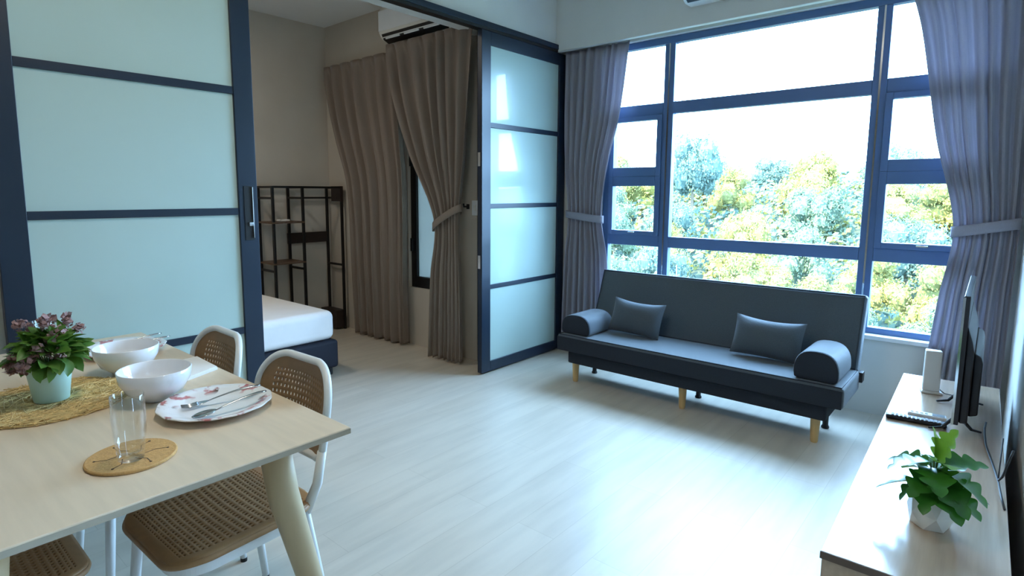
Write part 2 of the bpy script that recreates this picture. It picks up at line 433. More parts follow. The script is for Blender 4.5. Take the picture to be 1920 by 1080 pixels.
for (a, b, inner) in ((WX0+0.06, ML0, 1), (MR1, WX1-0.06, -1)):     # two awning sashes in each side column
    for z0, z1 in ((1.520, ZT0), (ZB1, 1.520)):
        s = empty('sash', (0, 0, 0)); s.parent = win
        t = 0.040
        MB().box(a, a+t, FY0-0.014, FY1-0.01, z0, z1).build('sash_stile', M_winf, s, bevel=0.003)
        MB().box(b-t, b, FY0-0.014, FY1-0.01, z0, z1).build('sash_stile', M_winf, s, bevel=0.003)
        zt = 0.036 if z1 == ZT0 else 0.076
        zb = 0.072 if z1 == ZT0 else 0.036
        MB().box(a+t, b-t, FY0-0.014, FY1-0.01, z1-zt, z1).build('sash_rail', M_winf, s, bevel=0.003)
        MB().box(a+t, b-t, FY0-0.014, FY1-0.01, z0, z0+zb).build('sash_rail', M_winf, s, bevel=0.003)
        pane(a+t, b-t, z0+zb, z1-zt, s)
        if z1 == 1.520:
            MB().box((a+b)/2-0.03, (a+b)/2+0.03, FY0-0.03, FY0-0.014, z0+0.018, z0+0.028).build('sash_catch', M_chrome, s, bevel=0.002)

# bedroom window, frosted
win2 = struct(empty('window_2', (0, 0, 0)), 'black-framed frosted bedroom window between the taupe curtains', 'window')
BY0, BY1 = YB+0.03, YB+0.09
for (x0, x1, z0, z1, n) in ((BX0, BX0+0.075, BZ0, BZ1, 'frame_jamb'), (BX1-0.06, BX1, BZ0, BZ1, 'frame_jamb'),
                            (BX0+0.075, BX1-0.06, BZ0, BZ0+0.10, 'frame_sill'), (BX0+0.075, BX1-0.06, BZ1-0.06, BZ1, 'frame_head')):
    MB().box(x0, x1, BY0, BY1, z0, z1).build(n, M_black, win2, bevel=0.004)
MB().box(BX0+0.075, BX1-0.06, BY0+0.025, BY0+0.031, BZ0+0.10, BZ1-0.06).build('pane', M_frost, win2)
MB().box(BX0+0.02, BX0+0.045, BY0-0.03, BY0, 0.86, 0.98).build('handle', M_black, win2, bevel=0.004)
MB().box(BX0+0.02, BX0+0.045, BY0-0.03, BY0, 1.62, 1.74).build('handle', M_black, win2, bevel=0.004)

# ------------------------------------------------------------------ sliding doors
def sliding_door(name, y0, y1, label, handle=False):
    d = struct(empty(name, (0, 0, 0)), label, 'door')
    x0, x1 = XP-0.045, XP
    st = 0.098
    MB().box(x0, x1, y0, y0+st, 0.012, 2.545).build('door_stile', M_navy, d, bevel=0.003)
    sr = MB().box(x0, x1, y1-st, y1, 0.012, 2.545).build('door_stile', M_navy, d, bevel=0.003)
    MB().box(x0, x1, y0+st, y1-st, 0.012, 0.090).build('door_rail', M_navy, d, bevel=0.003)
    MB().box(x0, x1, y0+st, y1-st, 2.450, 2.545).build('door_rail', M_navy, d, bevel=0.003)
    zs = [0.090, 0.655, 0.690, 1.270, 1.305, 1.865, 1.902, 2.450]
    for z0, z1 in ((0.655, 0.690), (1.270, 1.305), (1.865, 1.902)):
        MB().box(x0+0.004, x1-0.004, y0+st, y1-st, z0, z1).build('glazing_bar', M_navy, d, bevel=0.002)
    for z0, z1 in zip(zs[::2], zs[1::2]):
        MB().box(x0+0.012, x1-0.014, y0+st, y1-st, z0, z1).build('pane', M_pane, d)
    if handle:
        yh = (y1-st/2)-0.002
        h = MB().box(x1-0.002, x1+0.004, yh-0.022, yh+0.022, 1.14, 1.415).build('handle', M_black, sr, bevel=0.001)
        MB().box(x1+0.004, x1+0.012, yh+0.018, yh+0.023, 1.150, 1.410).build('handle_edge', M_chrome, d)
        MB().box(x1+0.004, x1+0.013, yh-0.004, yh+0.018, 1.212, 1.232).build('latch', M_chrome, d, bevel=0.002)
    else:
        for z in (0.87, 1.63):
            MB().box(x0+0.008, x1-0.012, y0-0.004, y0, z-0.05, z+0.05).build('latch', M_chrome, d)
    return d
sliding_door('door_1', 0.405, 1.455, 'large sliding door with pale frosted panes behind the dining table', True)
sliding_door('door_2', 3.170, 4.232, 'narrow-looking sliding door with glossy pale panes beside the sofa')

# ------------------------------------------------------------------ outdoors: hillside and forest
def gz(d):
    pts = [(5, -26), (30, -24), (45, -21), (65, -16), (90, -9), (120, -3), (170, 3), (320, 4)]
    for a, b in zip(pts, pts[1:]):
        if d <= b[0]: return lerp(a[1], b[1], (d-a[0])/(b[0]-a[0]))
    return pts[-1][1]
g = MB()
g.grid(40, 40, lambda u, v: (-230+u*400, 6+v*v*300, gz(6+v*v*300)+math.sin(u*31+v*7)*0.8))
ground = struct(g.build('ground', M_ground, smooth=True), 'green hillside below the trees outside the window', 'hillside')

def crown_mesh(idx, seed, nl=6500):
    rnd = random.Random(seed); b = MB()
    lobes = []
    for k in range(16):
        a = rnd.uniform(0, 2*PI); h = rnd.uniform(-0.55, 0.95); rr = math.sqrt(max(0, 1-h*h))*rnd.uniform(0.35, 0.72)
        lobes.append((Vector((rr*math.cos(a), rr*math.sin(a), h*0.62)), rnd.uniform(0.26, 0.42)))
    lobes.append((Vector((0, 0, 0.1)), 0.55))
    for c, r in lobes:    # solid hearts of the lobes
        seg, rg = 9, 5
        vs_ = []; fs = []
        for i in range(rg+1):
            th = PI*i/rg
            for k in range(seg):
                ph = 2*PI*k/seg; q = r*0.72*rnd.uniform(0.85, 1.1)
                vs_.append(c+Vector((math.sin(th)*math.cos(ph), math.sin(th)*math.sin(ph), math.cos(th)))*q)
        for i in range(rg):
            for k in range(seg):
                fs.append((i*seg+k, i*seg+(k+1) % seg, (i+1)*seg+(k+1) % seg, (i+1)*seg+k))
        b.add(vs_, fs)
    for _ in range(nl):   # leaf sprays standing off the lobes
        c, r = rnd.choice(lobes)
        d = Vector((rnd.gauss(0, 1), rnd.gauss(0, 1), rnd.gauss(0.25, 1))).normalized()
        p = c + d*r*rnd.uniform(0.70, 1.15)
        s = rnd.uniform(0.018, 0.042)
        n = (d+Vector((rnd.gauss(0, .5), rnd.gauss(0, .5), rnd.gauss(0.2, .5)))).normalized()
        u = n.orthogonal().normalized(); w_ = n.cross(u); a = rnd.uniform(0, PI)
        u, w_ = u*math.cos(a)+w_*math.sin(a), w_*math.cos(a)-u*math.sin(a)
        b.add([p-u*s, p-w_*s*0.6+n*s*0.15, p+u*s, p+w_*s*0.6+n*s*0.15], [(0, 1, 2, 3)])
    return b
CROWNS = [crown_mesh(i, 11+i).mesh('crown_%d' % i, M_tr[i % 3]) for i in range(6)]
TRUNK = MB().tube([(0, 0, -1), (0.01, 0.02, -0.5), (-0.01, 0, -0.1), (0.02, 0.0, 0.4)], [0.055, 0.045, 0.035, 0.015], 8).mesh('trunk', M_bark, True)
def tree(x, y, top, r, var, label, group=None, squash=1.0):
    base = gz(y)
    t = empty('tree', (x, y, base), random.uniform(0, 2*PI), label, 'tree', group)
    h = r*0.95*squash
    c = bpy.data.objects.new('crown', CROWNS[var]); COL.objects.link(c); c.parent = t
    c.location = (0, 0, top-base-h); c.scale = (r, r, r*squash)
    k = bpy.data.objects.new('trunk', TRUNK); COL.objects.link(k); k.parent = t
    k.location = (0, 0, top-base-h); k.scale = (r, r, max(0.4, (top-base-h)))
    return t
FG = 'trees of the forest beyond the living room window'
FL = ['pale green leafy tree in the hillside forest beyond the window', 'yellowish sunlit leafy tree in the hillside forest beyond the window', 'bluish green leafy tree in the hillside forest beyond the window']
rt_ = random.Random(5)
def top_z(D):
    return interp([(30, -11.5), (42, -8.8), (54, -6.4), (68, -3.4), (86, 0.6), (106, 5.4), (128, 9.0), (160, 13.0)], D)[0]
placed = [(-43.4, 104, 6.6)]
for (D0, D1, r0, r1, tries) in ((140, 165, 6.0, 8.5, 1200), (118, 140, 5.5, 8.0, 1200), (95, 118, 4.8, 6.8, 1200), (75, 95, 4.0, 6.0, 1200), (58, 75, 3.3, 5.0, 1200), (46, 58, 2.7, 4.0, 1200), (34, 46, 2.3, 3.2, 1200)):
    for _ in range(tries):
        y = rt_.uniform(D0, D1); x = y*rt_.uniform(-0.80, 0.10); r = rt_.uniform(r0, r1)
        if any(math.hypot(x-a, y-b_) < 1.05*(r+q) for a, b_, q in placed): continue
        placed.append((x, y, r))
        vr = rt_.choice((0, 1, 1, 2, 3, 4, 4, 5))
        tree(x, y, top_z(y)+rt_.uniform(-1.4, 1.4), r, vr, FL[vr % 3], FG, rt_.uniform(1.05, 1.5))
tree(-43.4, 104, 14.5, 6.2, 2, 'tallest bluish tree rising above the forest behind the left mullion', None, 1.55)

ug = MB(); ru = random.Random(17)
for _ in range(1500):        # leafy scrub between the trees, in mounds
    y0_ = 30+ru.random()**1.3*135; x0_ = y0_*ru.uniform(-0.80, 0.10); R0 = 0.9+y0_*0.016
    hh = ru.uniform(0.6, 1.3)*R0*1.5; z0_ = gz(y0_)
    for _k in range(34):
        d = Vector((ru.gauss(0, 1), ru.gauss(0, 1), abs(ru.gauss(0, 1)))).normalized()
        p = Vector((x0_+d.x*R0, y0_+d.y*R0, z0_+d.z*hh)); q = R0*ru.uniform(0.12, 0.26)
        n_ = (d+Vector((ru.gauss(0, .4), ru.gauss(0, .4), ru.gauss(0, .4)))).normalized(); u = n_.orthogonal().normalized(); w_ = n_.cross(u)
        ug.add([p-u*q, p-w_*q*0.7, p+u*q, p+w_*q*0.7], [(0, 1, 2, 3)], ru.choice((0, 0, 1)))
tag(ug.build('undergrowth', [M_tr[2], M_tr[1]], ground, fix=False), 'leafy green scrub between the trees', kind='stuff')

# ------------------------------------------------------------------ curtains
def drape(rows, N, y0, seed, nu=190, nv=70, pinch=0.0):
    rnd = random.Random(seed); ztop = rows[0][0]; zbot = rows[-1][0]
    wd = [rnd.uniform(0.65, 1.5) for _ in range(N)]; tot = sum(wd); ed = [0]
    for w_ in wd: ed.append(ed[-1]+w_/tot)
    am = [rnd.uniform(0.55, 1.25) for _ in range(N+1)]
    sk = [rnd.uniform(-0.9, 0.9) for _ in range(N+1)]
    def phase(u):
        for k in range(N):
            if u <= ed[k+1] or k == N-1:
                t = (u-ed[k])/(ed[k+1]-ed[k]); return k, t
    def fn(u, v):
        z = lerp(ztop, zbot, v)
        xl, xr, amp = interp(rows, z)
        uu = min(1, max(0, u + 0.010*math.sin(3*z+u*7+seed)*math.sin(PI*u)))
        k, t = phase(uu)
        a = 2*PI*t
        A = lerp(am[k], am[k+1], t*t*(3-2*t))
        f = -math.cos(a + 0.5*sk[k]*math.sin(a)*min(1, v*3))
        f = math.copysign(abs(f)**0.8, f)
        y = amp*(A*f + 0.22*math.sin(2.3*a+z*1.7+seed)*min(1, v*2.5))
        x = lerp(xl, xr, uu) + 0.35*amp*A*math.sin(a)*sk[k]
        if pinch and z > ztop-0.10:      # stitched pinch pleats at the heading
            q = (z-(ztop-0.10))/0.10
            y = lerp(y, amp*0.8*(1 if 0.40 < t < 0.60 else -0.4), q*pinch)
        zz = z + (0.010*math.sin(a*0.5+seed) if v > 0.97 else 0)
        return (x, y0+y, max(zz, zbot-0.005))
    return MB().grid(nu, nv, fn)
def smooth_rows(rows, k=40):
    # catmull-rom through the control rows so tied edges run in soft curves
    out = []
    n = len(rows)
    for i in range(n-1):
        p0, p1, p2, p3 = rows[max(0, i-1)], rows[i], rows[i+1], rows[min(n-1, i+2)]
        for j in range(k):
            t = j/k
            z = lerp(p1[0], p2[0], t); r = [z]
            for c in range(1, len(p1)):
                m1 = (p2[c]-p0[c])/(p2[0]-p0[0]+1e-9)*(p2[0]-p1[0]); m2 = (p3[c]-p1[c])/(p3[0]-p1[0]+1e-9)*(p2[0]-p1[0])
                r.append((2*t**3-3*t**2+1)*p1[c]+(t**3-2*t*t+t)*m1+(-2*t**3+3*t*t)*p2[c]+(t**3-t*t)*m2)
            out.append(tuple(r))
    out.append(tuple(rows[-1]))
    return out
def tieband(par, m, p0, p1, y0, depth, h=0.06):
    # a cloth band round the gathered drape, sloping from p0 (x, z) to p1 (x, z)
    b = MB(); n = 24
    def fn(u, v):
        a = 2*PI*u
        x = lerp(p0[0], p1[0], 0.5-0.5*math.cos(a)); z = lerp(p0[1], p1[1], 0.5-0.5*math.cos(a))
        return (x, y0-depth*math.sin(a), z+(v-0.5)*h)
    b.grid(n, 3, fn)
    return b.build('tieback', m, par, smooth=True, solid=0.004)

c1 = tag(empty('curtain', (0, 0, 0)), 'grey curtain tied back between the sliding door and the sofa', 'curtain', 'living room curtains')
drape(smooth_rows([(2.555, -2.885, -2.29, 0.016), (2.0, -2.885, -2.36, 0.022), (1.6, -2.87, -2.46, 0.020), (1.2, -2.83, -2.50, 0.018),
                   (0.8, -2.86, -2.43, 0.022), (0.02, -2.885, -2.42, 0.022)]), 8, 4.195, 3).build('drape', M_curt, c1, smooth=True, solid=0.002)
tieband(c1, M_curt, (-2.86, 1.21), (-2.49, 1.17), 4.19, 0.045)
MB().tube([(-2.80, 4.25, 1.26), (-2.80, 4.19, 1.26), (-2.80, 4.185, 1.275)], 0.006, 8).build('hook', M_black, c1)
c2 = tag(empty('curtain', (0, 0, 0)), 'bluish grey curtain tied back in the corner behind the television', 'curtain', 'living room curtains')
drape(smooth_rows([(2.555, -0.52, 0.055, 0.014), (2.3, -0.45, 0.055, 0.020), (1.7, -0.34, 0.055, 0.022), (1.2, -0.225, 0.055, 0.018),
                   (0.8, -0.26, 0.05, 0.022), (0.02, -0.32, 0.05, 0.022)]), 8, 4.195, 9).build('drape', M_curt, c2, smooth=True, solid=0.002)
tieband(c2, M_curt, (-0.235, 1.17), (0.06, 1.23), 4.19, 0.045)

c3 = tag(empty('curtain', (0, 0, 0)), 'long taupe bedroom curtain hanging loose beside the black rack', 'curtain', 'bedroom curtains')
drape(smooth_rows([(2.615, -5.19, -4.05, 0.022), (2.3, -5.12, -4.05, 0.036), (1.9, -4.99, -4.02, 0.042), (1.47, -4.83, -3.99, 0.044),
                   (0.7, -4.77, -4.0, 0.044), (0.02, -4.72, -3.99, 0.046)]), 7, 3.345, 5, pinch=0.8).build('drape', M_curtb, c3, smooth=True, solid=0.002)
c4 = tag(empty('curtain', (0, 0, 0)), 'taupe bedroom curtain tied back beside the light switch', 'curtain', 'bedroom curtains')
drape(smooth_rows([(2.635, -4.08, -3.06, 0.022), (2.2, -3.97, -3.09, 0.040), (1.7, -3.76, -3.14, 0.044), (1.17, -3.49, -3.22, 0.026),
                   (0.7, -3.53, -3.21, 0.032), (0.02, -3.56, -3.20, 0.034)]), 7, 3.245, 12, pinch=0.8).build('drape', M_curtb, c4, smooth=True, solid=0.002)
tieband(c4, M_curtb, (-3.52, 1.10), (-3.20, 1.27), 3.245, 0.058)
tag(MB().box(-5.25, -3.0, 3.400, 3.428, 2.598, 2.628).build('curtain_rail', M_offw, bevel=0.003), 'thin white rail carrying the taupe bedroom curtains', 'curtain rail')
hk = MB().tube([(-3.30, YB, 1.275), (-3.30, 3.38, 1.275), (-3.30, 3.375, 1.30)], 0.007, 8)
hk.box(-3.315, -3.285, YB-0.006, YB, 1.255, 1.295)
tag(hk.build('curtain_hook', M_black), 'small black wall hook holding the bedroom curtain tie', 'hook')
sw = tag(empty('light_switch', (-3.215, YB, 1.265)), 'white light switch plate beside the bedroom curtain', 'light switch')
MB().box(-0.035, 0.035, -0.010, 0, -0.06, 0.06).build('plate', M_white, sw, bevel=0.003)
MB().box(-0.014, 0.014, -0.014, -0.010, -0.022, 0.022).build('rocker', M_offw, sw, bevel=0.002)

# ------------------------------------------------------------------ air conditioners
def aircon(loc, rz, label, w_=0.80):
    a = tag(empty('air_conditioner', loc, rz), label, 'air conditioner')
    # local: wall at y=0, front towards -y, x from 0 to w, z from 0 (bottom) to 0.28
    prof = [(0, 0.0), (-0.10, -0.0), (-0.175, 0.03), (-0.205, 0.075), (-0.205, 0.25), (-0.185, 0.28), (0, 0.28)]
    MB().prism(prof, lambda p, q, d: (d, p, q), 0, w_).build('casing', M_offw, a, bevel=0.006)
    MB().prism([(-0.12, -0.002), (-0.172, 0.022), (-0.195, 0.062), (-0.19, 0.068), (-0.11, 0.006)], lambda p, q, d: (d, p-0.004, q-0.002), 0.03, w_-0.03).build('outlet', M_black, a)
    for q in (0.2, 0.5, 0.8):
        MB().box(w_*q-0.09, w_*q+0.09, -0.19, -0.178, 0.018, 0.030).build('louvre', M_white, a, bevel=0.002)
    MB().xbox(Matrix.Translation((w_/2, -0.192, 0.034)) @ Matrix.Rotation(math.radians(58), 4, 'X'), w_-0.07, 0.010, 0.004).build('flap', M_white, a)
    MB().box(0.004, w_-0.004, -0.212, -0.205, 0.085, 0.25).build('front_panel', M_white, a, bevel=0.004)
    return a
aircon((-4.16, YB, 2.665), 0, 'white wall air conditioner above the taupe bedroom curtains')
aircon((-1.78, 4.10, 2.675), 0, 'white air conditioner on the beam above the living room window')

# ------------------------------------------------------------------ bed
bed = tag(empty('bed', (-4.5, 1.48, 0)), 'bed with white mattress on a navy base in the bedroom', 'bed')
def at(o, mb, name, m, **k):
    ob = mb.build(name, m, o, **k); ob.location = -Vector(o.location); return ob
at(bed, MB().box(-5.24, -3.74, 0.48, 2.46, 0.06, 0.275), 'bed_base', M_bedb, bevel=0.025, bseg=3)
at(bed, MB().box(-5.23, -3.76, 0.49, 2.45, 0.275, 0.50), 'mattress', M_linen, bevel=0.055, bseg=5)
for x in (-5.15, -3.82):
    for y in (0.56, 2.38):
        at(bed, MB().box(x-0.045, x+0.045, y-0.045, y+0.045, 0, 0.06), 'foot', M_black, bevel=0.008)

# ------------------------------------------------------------------ black metal rack
rk = tag(empty('storage_rack', (-5.13, 3.0, 0)), 'black metal rack with brown shelves against the bedroom wall', 'rack')
RX0, RX1, RY0, RY1, RY2 = -5.265, -5.0, 2.64, 2.94, 3.37
s = 0.011
for x in (RX0, RX1):
    for y in (RY0, RY1, RY2):
        at(rk, MB().box(x-s, x+s, y-s, y+s, 0, 1.445), 'post', M_black)
for z in (1.435, 1.335, 0.66):
    for y in (RY0, RY1, RY2):
        at(rk, MB().box(RX0+s, RX1-s, y-s*.8, y+s*.8, z-s*.9, z+s*.9), 'crossbar', M_black)
for x in (RX0, RX1):
    at(rk, MB().box(x-s, x+s, RY0+s, RY2-s, 1.428, 1.446), 'top_bar', M_black)
for x in (RX0,):
    at(rk, MB().box(x-s, x+s, RY1+s, RY2-s, 1.325, 1.343), 'hanging_bar', M_black)
for z in (1.108, 0.728):
    at(rk, MB().box(RX0-0.012, RX1+0.012, RY0-0.012, RY1+0.012, z-0.008, z+0.008), 'shelf', M_shelfw, bevel=0.002)
at(rk, MB().box(RX0-0.008, RX0+0.006, RY1-0.02, RY2, 0.885, 0.99), 'back_board', M_darkw)
at(rk, MB().box(RX0-0.008, RX1, RY2-0.10, RY2, 0.02, 0.20), 'bottom_board', M_darkw)
at(rk, MB().box(RX1-0.15, RX1+0.012, RY2-0.02, RY2+0.012, 1.30, 1.45), 'corner_board', M_darkw)
bx = MB().prism([(-.05, -.035), (.05, -.035), (.055, .03), (.0, .04), (-.045, .03)], lambda a, b_, d: (-5.10+b_, 2.79+a, d), 1.1165, 1.134)
tag(bx.build('folded_cloth', M_linen, bevel=0.005), 'small white folded cloth on the upper shelf of the rack', 'cloth')

# ------------------------------------------------------------------ sofa bed with bolsters and cushions
SOF = (-1.48, 3.75, 0)
sofa = tag(empty('sofa_bed', SOF), 'dark grey armless sofa bed on pale wooden legs under the window', 'sofa')
seat = at(sofa, MB().box(-2.395, -0.565, 3.42, 3.87, 0.245, 0.368), 'seat', M_sofa, bevel=0.022, bseg=3)
at(sofa, MB().box(-2.32, -0.645, 3.455, 3.86, 0.155, 0.246), 'base', M_sofad, bevel=0.012)
def piping(pts, r=0.005): return MB().tube(pts, r, 6, closed=True)
MB().box(-2.388, -0.572, 3.416, 3.424, 0.252, 0.352).build('front_shade_band', M_sofad, seat, bevel=0.002)  # shade of the backlit seat front, put on as a darker strip
pz = 0.366; rr = 0.012
pp = piping([(-2.385, 3.432, pz), (-0.577, 3.432, pz), (-0.577, 3.86, pz), (-2.385, 3.86, pz)], 0.004).build('piping', M_sofad, seat)
# backrest, leaning: profile in y, z
bk = [(3.835, 0.262), (3.845, 0.37), (4.005, 0.790), (4.085, 0.775), (3.955, 0.35), (3.94, 0.262)]
back = at(sofa, MB().prism(bk, lambda a, b_, d: (d, a, b_), -2.365, -0.578), 'backrest', M_sofa, bevel=0.024, bseg=3)
piping([(-2.352, 3.850, 0.372), (-2.352, 3.998, 0.782), (-0.590, 3.998, 0.782), (-0.590, 3.850, 0.372)], 0.005).build('piping', M_sofad, back)
for x in (-2.30, -1.48, -0.71):
    at(sofa, MB().lathe([(0.0165, 0), (0.020, 0.01), (0.027, 0.156)], 20, (x, 3.535, 0)), 'leg', M_legw, smooth=False)
    at(sofa, MB().lathe([(0.020, 0), (0.022, 0.008), (0.016, 0.02), (0.016, 0.156)], 16, (x, 3.80, 0)), 'rear_leg', M_black, smooth=False)  # black here stands in for the shadow that hides the rear legs
for x in (-2.40, -0.56):
    at(sofa, MB().box(x-0.012, x+0.012, 3.84, 3.90, 0.30, 0.36), 'hinge', M_black, bevel=0.004)
def bolster(x0, x1, y0, y1, z0, z1, label):
    n = 18; poly = []
    w_ = (x1-x0)/2; h = z1-z0
    for k in range(n+1):
        a = PI*k/n
        poly.append((math.copysign(abs(math.cos(a))**0.75, math.cos(a))*w_, 0.22*h+0.78*h*math.sin(a)**0.8))
    poly = poly+[(-w_*0.96, 0.06*h), (-w_*0.8, 0), (w_*0.8, 0), (w_*0.96, 0.06*h)]
    o = tag(empty('bolster', ((x0+x1)/2, (y0+y1)/2, z0)), label, 'bolster', 'sofa bolsters')
    L = (y1-y0)/2
    MB().prism(poly, lambda a, b_, d: (a, d, b_), -L+0.004, L-0.004).build('cover', M_sofa, o, smooth=False, bevel=0.012, bseg=2)
    for s_ in (-1, 1):
        MB().prism([(a*0.97, b_*0.97+0.002) for a, b_ in poly], lambda a, b_, d: (a, d, b_), s_*(L-0.010), s_*L).build('end_panel', M_sofad, o, bevel=0.003)
    return o
bl = bolster(-2.39, -2.15, 3.47, 3.80, 0.369, 0.512, 'grey bolster on the end of the sofa nearest the sliding door')
br_ = bolster(-0.825, -0.60, 3.46, 3.80, 0.369, 0.535, 'grey bolster on the end of the sofa nearest the television')
def cushion(cx, w_, h, label, lean=0.36, tz=0.0):
    o = tag(empty('cushion', (cx, 3.785, 0.372), 0), label, 'cushion', 'sofa cushions')
    b = MB(); n = 22
    def fn(sgn):
        def f(u, v):
            x = (u-.5)*2; y = (v-.5)*2
            th = 0.055*max(0, (1-abs(x)**2.6))**0.6*max(0, (1-abs(y)**2.6))**0.6
            px = x*(1-0.045*(1-y*y)*abs(x)**2)*w_/2; pz_ = (v-0.085*(1-x*x)*(1 if v > .5 else -0.4)*(abs(y)**3))*h
            lift = 0.010*math.sin(x*5)*th/0.055
            return (px, sgn*th+lift*0.3, pz_)
        return f
    b.grid(n, n, fn(-1)); b.grid(n, n, fn(1), flip=True)
    c = b.build('cover', M_sofa, o, smooth=True)
    c.location = (0, -0.072, 0.006); c.rotation_euler = (-lean, tz, 0)
    return o
cushion(-1.945, 0.40, 0.255, 'grey lumbar cushion leaning on the sofa back beside the left bolster', tz=0.04)
cushion(-1.055, 0.41, 0.255, 'grey lumbar cushion leaning on the sofa back beside the right bolster', tz=0.03)

# ------------------------------------------------------------------ dining table
TZ = 0.76
tab = tag(empty('dining_table', (-2.065, 0.41, 0)), 'pale wood dining table set with bowls, plates and a plant', 'table')
top = at(tab, MB().box(-2.865, -1.268, -0.04, 0.862, TZ-0.018, TZ), 'tabletop', M_table, bevel=0.003)
at(tab, MB().box(-2.66, -1.48, 0.16, 0.66, TZ-0.06, TZ-0.018), 'apron', M_tedge)
at(tab, MB().box(-2.863, -1.2675, -0.0405, 0.8625, TZ-0.0175, TZ-0.004), 'edge_band', M_tedge)
for sx, sy in ((1, 1), (1, -1), (-1, 1), (-1, -1)):
    cx, cy = -2.065+sx*0.700, 0.41+sy*0.285
    at(tab, MB().tube([(cx, cy, TZ-0.019), (cx+sx*.012, cy+sy*.014, 0.60), (cx+sx*0.11, cy+sy*0.125, 0.0)], [0.040, 0.039, 0.021], 16), 'leg', M_tleg, smooth=True)

# ------------------------------------------------------------------ dining chairs
def perforated(nu, nv, surf, hole, frac=0.5, th=0.006, mfrac=0.5):
    """a panel with real holes: surf(u,v) gives the point, hole(i,j) tells whether the cell is pierced"""
    b = MB()
    P = [[Vector(surf(i/nu, j/nv)) for i in range(nu+1)] for j in range(nv+1)]
    for row in P: b.v += [tuple(p) for p in row]
    for j in range(nv):
        for i in range(nu):
            a = j*(nu+1)+i; q = (a, a+1, a+nu+2, a+nu+1)
            if not hole(i, j): b.f.append(q); b.m.append(0); continue
            k = len(b.v)
            for du, dv in ((.5-frac/2, .5-mfrac/2), (.5+frac/2, .5-mfrac/2), (.5+frac/2, .5+mfrac/2), (.5-frac/2, .5+mfrac/2)):
                b.v.append(tuple(surf((i+du)/nu, (j+dv)/nv)))
            for s_ in range(4):
                t = (s_+1) % 4
                b.f.append((q[s_], q[t], k+t, k+s_)); b.m.append(0)
    return b
def rounded_hw(d, L, w0, w1, r0, r1):
    # half width at distance d along a panel of length L with corner radii r0, r1
    t = d/L; w_ = lerp(w0, w1, t)
    if d < r0: w_ -= r0-math.sqrt(max(0, r0*r0-(r0-d)**2))
    if L-d < r1: w_ -= r1-math.sqrt(max(0, r1*r1-(r1-(L-d))**2))
    return w_
def make_chair():
    c = empty('dining_chair', (0, 0, 0))
    # seat, front edge at y=-0.21 and rear edge at y=0.21
    SL = 0.43
    def sz(x, y): return 0.447 - 0.010*math.cos(min(1, abs(x)/0.2)*PI/2)*math.cos(min(1, abs(y)/0.215)*PI/2) - 0.012*max(0, (-y-0.14)/0.07)**2
    def surf(u, v):
        v = v-0.085*math.sin(2*PI*v)
        d = v*SL; hw = rounded_hw(d, SL, 0.215, 0.20, 0.10, 0.09)
        x = (u-.5)*2*hw; y = -0.215+d
        return (x, y, sz(x, y))
    perforated(26, 30, surf, lambda i, j: 2 <= i <= 23 and 4 <= j <= 25, 0.52, mfrac=0.42).build('seat', M_cane, c, smooth=True, solid=0.006, fix=False)
    out = []
    for k in range(41): v = 0.5-0.5*math.cos(PI*k/40); out.append((rounded_hw(v*SL, SL, 0.215, 0.20, 0.10, 0.09), -0.215+v*SL))
    loop = [(x, y) for x, y in out]+[(-x, y) for x, y in reversed(out)]
    def ring(loop, s0, s1, z0, z1):
        b = MB(); n = len(loop)
        for (s_, z) in ((s0, z0), (s0, z1), (s1, z1), (s1, z0)): b.v += [(x*s_, y*s_, z) for x, y in loop]
        for r in range(4):
            for k in range(n):
                b.f.append((r*n+k, r*n+(k+1) % n, ((r+1) % 4)*n+(k+1) % n, ((r+1) % 4)*n+k)); b.m.append(0)
        return b
    ring(loop, 0.965, 0.88, 0.398, 0.434).build('seat_frame', M_chairw, c, smooth=False)
    MB().tube([(x*0.985, y*0.985, sz(x, y)-0.009) for x, y in loop if abs(x) > 1e-4], 0.0095, 8, closed=True).build('seat_rim', M_cane, c, smooth=True)
    # legs with dark feet; the rear ones rise into the back posts
    for sx in (-1, 1):
        for y0, y1 in ((-0.165, -0.20), (0.175, 0.235)):
            lg = MB().tube([(sx*0.165, y0, 0.425), (sx*0.182, (y0+y1)/2, 0.22), (sx*0.198, y1, 0.012)], [0.0165, 0.0145, 0.0115], 12).build('leg', M_chairw, c, smooth=True)
            MB().tube([(sx*0.198, y1, 0.0), (sx*0.198, y1, 0.014)], 0.0122, 12).build('foot_cap', M_black, lg)
        MB().tube([(sx*0.165, 0.18, 0.41), (sx*0.186, 0.212, 0.50), (sx*0.196, 0.225, 0.60)], [0.016, 0.015, 0.014], 12).build('back_post', M_chairw, c, smooth=True)
    # backrest
    BL = 0.275; zb = 0.562
    def by(x, t): return 0.262+0.045*t-0.045*(x/0.2)**2
    def bs(u, v):
        v = v-0.09*math.sin(2*PI*v)
        d = v*BL; hw = rounded_hw(d, BL, 0.190, 0.205, 0.06, 0.125)
        x = (u-.5)*2*hw
        return (x, by(x, v), zb+d)
    perforated(24, 20, bs, lambda i, j: 3 <= i <= 20 and 5 <= j <= 14, 0.45, mfrac=0.45).build('backrest', M_cane, c, smooth=True, solid=0.006, fix=False)
    half = [(rounded_hw(q*BL, BL, 0.190, 0.205, 0.06, 0.125), q) for q in [0.5-0.5*math.cos(PI*k/40) for k in range(41)]]
    lp = [(x, t) for x, t in half]+[(-x, t) for x, t in reversed(half)]
    seen = []
    for x, t in lp:
        p = Vector((x*1.02, by(x, t), zb+t*BL+(0.004 if t > .5 else -0.004)))
        if not seen or (p-seen[-1]).length > 0.004: seen.append(p)
    if (seen[0]-seen[-1]).length < 0.004: seen.pop()
    MB().tube(seen, 0.0125, 10, closed=True).build('back_frame', M_chairw, c, smooth=True)
    return c
ch1 = make_chair()
CG = 'dining chairs at the table'
